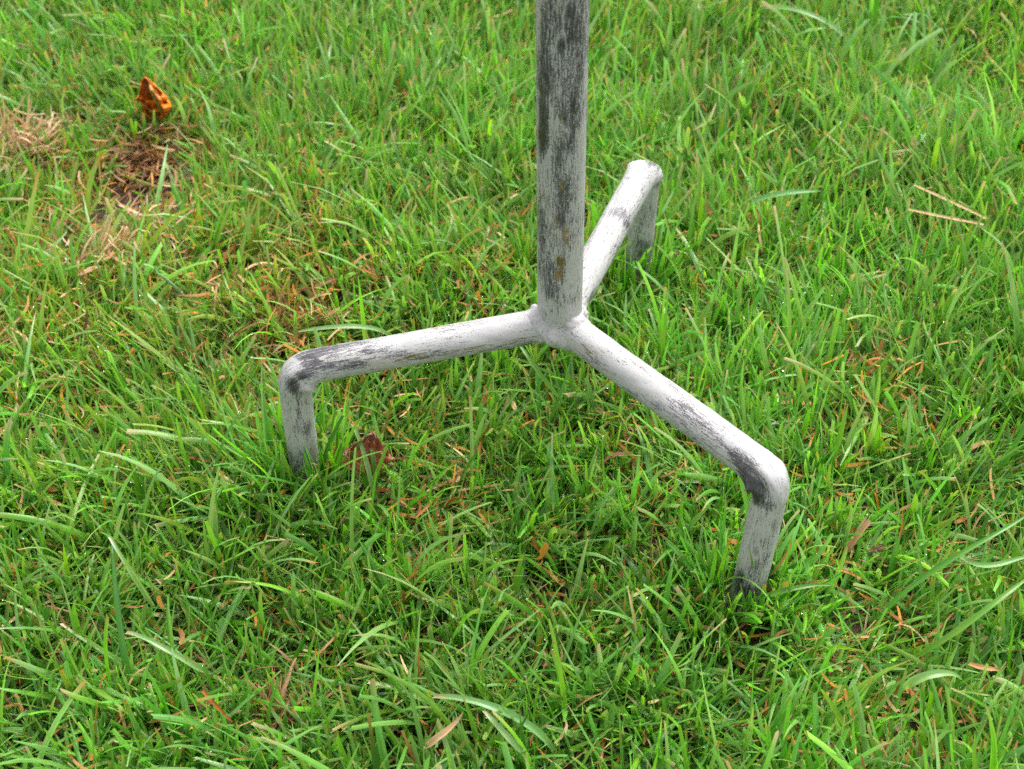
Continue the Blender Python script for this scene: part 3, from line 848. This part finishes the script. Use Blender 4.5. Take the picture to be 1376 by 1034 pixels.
hero('dead_grass_blade', 'tan dead blade pointing up to the right near the bottom edge', 'dead blade',
     [(573, 1004, .030), (590, 990, .043), (605, 978, .046), (622, 958, .052)], .0036, (.50, .36, .20), mat=M_DEAD, blunt=.15, group=DB, seed=21)
hero('dead_grass_blade', 'flat reddish brown dead blade right of the front right leg', 'dead blade',
     [(1138, 741, .024), (1150, 722, .032), (1169, 700, .039)], .0036, (.42, .24, .13), mat=M_DEAD, blunt=.7, group=DB, seed=22)
hero('dead_grass_blade', 'bright orange brown dead blade slanting down in the lower left', 'dead blade',
     [(272, 928, .046), (290, 948, .040), (312, 970, .030)], .0020, (.40, .12, .03), mat=M_DEAD, blunt=.4, group=DB, seed=23)
hero('dead_grass_blade', 'thin straw coloured dead blade in the grass under the right leg', 'dead blade',
     [(855, 850, .030), (850, 820, .046), (843, 788, .055)], .0015, (.48, .42, .18), mat=M_DEAD, blunt=.4, group=DB, seed=24)
hero('dead_grass_blade', 'orange dead blade with a notched tip standing in the lawn below the right leg', 'dead blade',
     [(722, 750, .034), (730, 742, .044), (736, 732, .050)], .0042, (.42, .22, .03), mat=M_DEAD, blunt=.8, group=DB, seed=25)
hero('dead_grass_blade', 'brown and black tipped dead blade lying near the lower right corner', 'dead blade',
     [(1302, 892, .030), (1320, 897, .034), (1342, 900, .032)], .0028, (.42, .25, .10), tipc=(.20, .10, .04), mat=M_DEAD, blunt=.5, group=DB, seed=26)

# tufts of dead grass
def dead_tuft(label, px, py, n, spread, length, colour, lean, az0, az_s, seed, width=.0016):
    r = np.random.default_rng(seed)
    c = at_z(px, py, 0.008)
    a = r.uniform(0, 2 * np.pi, n); q = np.abs(r.normal(0, spread, n))
    bx = c[0] + q * np.cos(a); by = c[1] + q * np.sin(a)
    base = np.stack([bx, by, soil_z(bx, by) + r.uniform(0, .010, n)], -1)
    tint = np.array(colour)[None] * r.normal(1, .22, n).clip(.45, 1.5)[:, None]
    tint[:, 2] *= r.uniform(.8, 1.2, n)
    P = [blades(base, r.uniform(.55, 1.15, n) * length, r.uniform(.5, 1.4, n) * width, r.normal(lean, .25, n).clip(.1, 1.6), r.normal(.3, .4, n), az0 + r.normal(0, az_s, n), tint * .9, tint, tint * 1.1, r.uniform(.1, .6, n), seed + 1, 7, 3, avoid=False)]
    V, F, C, U = merge(P)
    o = link('dead_tuft', mesh_from('dead_tuft', V - np.array([c[0], c[1], 0]), F, M_DEAD, attrs={'tint': ('FLOAT_COLOR', C), 'blade': ('FLOAT_VECTOR', U)}))
    o.location = (c[0], c[1], 0)
    tag(o, label, 'dead tuft', 'tufts of dead grass in the lawn')
dead_tuft('pale straw coloured tuft of dead grass fanning out left of the bare brown hollow', 22, 212, 90, .010, .044, (.55, .41, .24), .85, .7, .7, 401)
dead_tuft('brown matted dead grass hanging over the bare hollow below the orange leaf', 195, 196, 220, .018, .034, (.30, .175, .085), 1.05, -1.6, .9, 402)
dead_tuft('small straw coloured tuft of dead grass left of the front left leg, below the hollow', 128, 352, 60, .007, .036, (.54, .40, .23), .9, .6, .5, 403)
dead_tuft('reddish brown dead tuft sprouting behind the bend of the front left leg', 372, 446, 70, .016, .036, (.36, .20, .085), .85, .9, 1.2, 404, .0012)
dead_tuft('curly tan dead tuft near the bottom left of the lawn', 375, 965, 46, .009, .026, (.44, .27, .14), .8, 1.2, 1.4, 405)
dead_tuft('pale fan of dead stems lying below the bare hollow', 185, 300, 46, .012, .036, (.52, .40, .26), 1.25, 0.2, 1.0, 406, .0022)

# ------------------------------------------------------------------ fallen leaves
def leaf(name, label, origin, xdir, ydir, L, W, cup, curl, colour_fn, seed, stalk_col, group=None, crinkle=.0012, lobes=0.0, skew=0.0, fold_right=0.0):
    r = np.random.default_rng(seed)
    nu, nv = 40, 28
    u = np.linspace(0, 1, nu); v = np.linspace(-1, 1, nv)
    U, Vv = np.meshgrid(u, v, indexing='ij')
    half = W / 2 * (np.sin(np.pi * U ** 0.80) ** 0.72) * (1 + 0.05 * np.sin(U * 40 + seed) * (np.abs(Vv) > .9))
    half = half * (1 + 0.07 * (vnoise(U * 3, Vv, 2.2, seed) - .5))
    half = half * (1 + lobes * np.sin(U * 11 + 1.3 * Vv + seed) + lobes * .5 * np.sin(U * 23 - Vv * 2))
    phi = cup * Vv * (1 + fold_right * Vv)                                      # rolled about the midrib
    rad = half / max(cup, 1e-3)
    x = rad * np.sin(phi); zc = rad * (1 - np.cos(phi))
    psi = curl * U ** 1.5                               # curled along its length
    x = x + skew * (U ** 2 - .3 * U)
    y = np.cumsum(np.cos(psi), 0) * L / nu; z0 = np.cumsum(np.sin(psi), 0) * L / nu
    y = y - zc * np.sin(psi); z = z0 + zc * np.cos(psi)
    z = z + crinkle * (vnoise(U * 6, Vv * 4, 1.5, seed + 1) - .5) * 3 + .0008 * np.sin((U * 2.0 - np.abs(Vv) * .9) * 23) * (1 - np.abs(Vv) * .3)
    z = z - 0.0012 * np.exp(-(Vv / .08) ** 2)
    X = np.array(xdir, float); X /= np.linalg.norm(X)
    Y = np.array(ydir, float); Y -= X * (X @ Y); Y /= np.linalg.norm(Y)
    Z = np.cross(X, Y)
    P = x[..., None] * X + y[..., None] * Y + z[..., None] * Z
    idx = np.arange(nu * nv).reshape(nu, nv)
    F = np.stack([idx[:-1, :-1], idx[:-1, 1:], idx[1:, 1:], idx[1:, :-1]], -1).reshape(-1, 4)
    C = colour_fn(U, Vv)
    C = np.concatenate([C, np.ones(C.shape[:-1] + (1,))], -1)
    A = np.stack([Vv, U, np.full_like(U, seed * .3)], -1)
    root = bpy.data.objects.new(name, None); root.location = origin; COL.objects.link(root)
    tag(root, label, 'leaf', group)
    me = mesh_from('leaf_blade', P.reshape(-1, 3), F, M_LEAF, attrs={'tint': ('FLOAT_COLOR', C.reshape(-1, 4)), 'blade': ('FLOAT_VECTOR', A.reshape(-1, 3))})
    ob = bpy.data.objects.new('leaf_blade', me); COL.objects.link(ob); ob.parent = root
    sm = ob.modifiers.new('thickness', 'SOLIDIFY'); sm.thickness = 0.00035
    # midrib running on into the stalk
    mid = P[:, nv // 2]
    path = np.vstack([mid[0] - Y * .010 - Z * .001, mid[0] - Y * .005, mid[::3] - Z * .0005])
    T = np.gradient(path, axis=0); T /= np.linalg.norm(T, axis=1)[:, None]
    rr = np.linspace(.0007, .0002, len(path))
    th = np.linspace(0, 2 * np.pi, 8, endpoint=False)
    N1 = np.cross(T, X); N1 /= np.linalg.norm(N1, axis=1)[:, None]
    TV = path[:, None] + (np.cos(th)[None, :, None] * X + np.sin(th)[None, :, None] * N1[:, None]) * rr[:, None, None]
    i2 = np.arange(len(path) * 8).reshape(-1, 8); nx = np.roll(i2, -1, 1)
    F2 = np.stack([i2[:-1], nx[:-1], nx[1:], i2[1:]], -1).reshape(-1, 4)
    cc = np.tile(np.array(stalk_col + (1,)), (TV.shape[0] * 8, 1))
    me2 = mesh_from('leaf_stalk', TV.reshape(-1, 3), F2, M_LEAF, attrs={'tint': ('FLOAT_COLOR', cc), 'blade': ('FLOAT_VECTOR', np.zeros((TV.shape[0] * 8, 3)))})
    o2 = bpy.data.objects.new('leaf_stalk', me2); COL.objects.link(o2); o2.parent = root
    return P.reshape(-1, 3) + np.array(origin)

def orange(U, V):
    a = np.array([0.92, 0.30, 0.016]); b = np.array([0.30, 0.10, 0.075]); c = np.array([0.75, .42, .16])
    k = np.clip(1.0 * np.exp(-((V + .05) / .30) ** 2 - ((U - .80) / .25) ** 2), 0, 1)[..., None]
    C = a * (1 - k) + b * k
    e = np.clip((np.abs(V) - .82) / .18, 0, 1)[..., None] * np.clip((U - .5) * 3, 0, 1)[..., None]
    C = C * (1 - e) + c * e
    sp = (vnoise(U * 9, V * 6, 1.6, 77) > .80)[..., None] * (U < .6)[..., None]
    return np.where(sp, C * .45, C)
def brown(U, V):
    n = vnoise(U * 5, V * 4, 1.3, 61)[..., None]
    C = np.array([0.56, 0.20, 0.085]) * (1 - n) + np.array([0.66, 0.30, 0.16]) * n
    k = np.exp(-((U - .9) / .2) ** 2)[..., None]
    return C * (1 - .5 * k) + np.array([.46, .24, .16]) * .5 * k
o1 = at_z(212, 163, 0.007)
LP1 = leaf('fallen_leaf', 'curled bright orange autumn leaf with a purple inside standing in the grass', o1, (1, .10, -.10), (.10, .50, .80), .037, .050, 2.1, .75, orange, 3, (.45, .22, .08), lobes=.06, skew=-.010, fold_right=.18, crinkle=.0065)
o2 = at_z(492, 640, 0.025)
LP2 = leaf('fallen_leaf', 'crinkled wet brown leaf half hidden in the grass beside the front left leg', o2, (1, .12, -.30), (.35, .72, .55), .027, .034, .9, .7, brown, 8, (.28, .12, .05), crinkle=.003, lobes=.10, fold_right=-.2)

# ------------------------------------------------------------------ dew
def make_dew():
    r = np.random.default_rng(505)
    bm = bmesh.new(); bmesh.ops.create_icosphere(bm, subdivisions=1, radius=1.0)
    sv = np.array([v.co[:] for v in bm.verts]); sf = np.array([[v.index for v in f.verts] for f in bm.faces]); bm.free()
    V = parts_in[0][0]
    ok = (V[:, 2] > 0.020)
    px, py, z = project(V)
    ok &= (px > -40) & (px < 1416) & (py > 150) & (py < 1080)
    cand = np.flatnonzero(ok)
    n = 1500
    pick = r.choice(cand, n, replace=False)
    C = V[pick].copy(); R = np.exp(r.normal(math.log(.00034), .42, n)).clip(.00014, .00085)
    C[:, 2] += R * .55
    sel = r.choice(np.flatnonzero(np.abs(LP2[:, 0]) < 9), 16)
    C = np.vstack([C, LP2[sel] + np.array([0, -.0006, .0007])]); R = np.concatenate([R, r.uniform(.0004, .0012, 16)])
    n = len(C)
    sq = np.array([1, 1, .8])
    W = (C[:, None] + sv[None] * R[:, None, None] * sq * r.uniform(.85, 1.2, (n, 1, 3))).reshape(-1, 3)
    F = (np.arange(n)[:, None, None] * len(sv) + sf[None]).reshape(-1, 3)
    o = link('dew_drops', mesh_from('dew_drops', W, F, M_DEW))
    tag(o, 'small clear dew drops clinging to the grass blades', 'dew', kind='stuff')
make_dew()
S.cycles.max_bounces = 8
S.cycles.transparent_max_bounces = 8
S.cycles.use_denoising = False
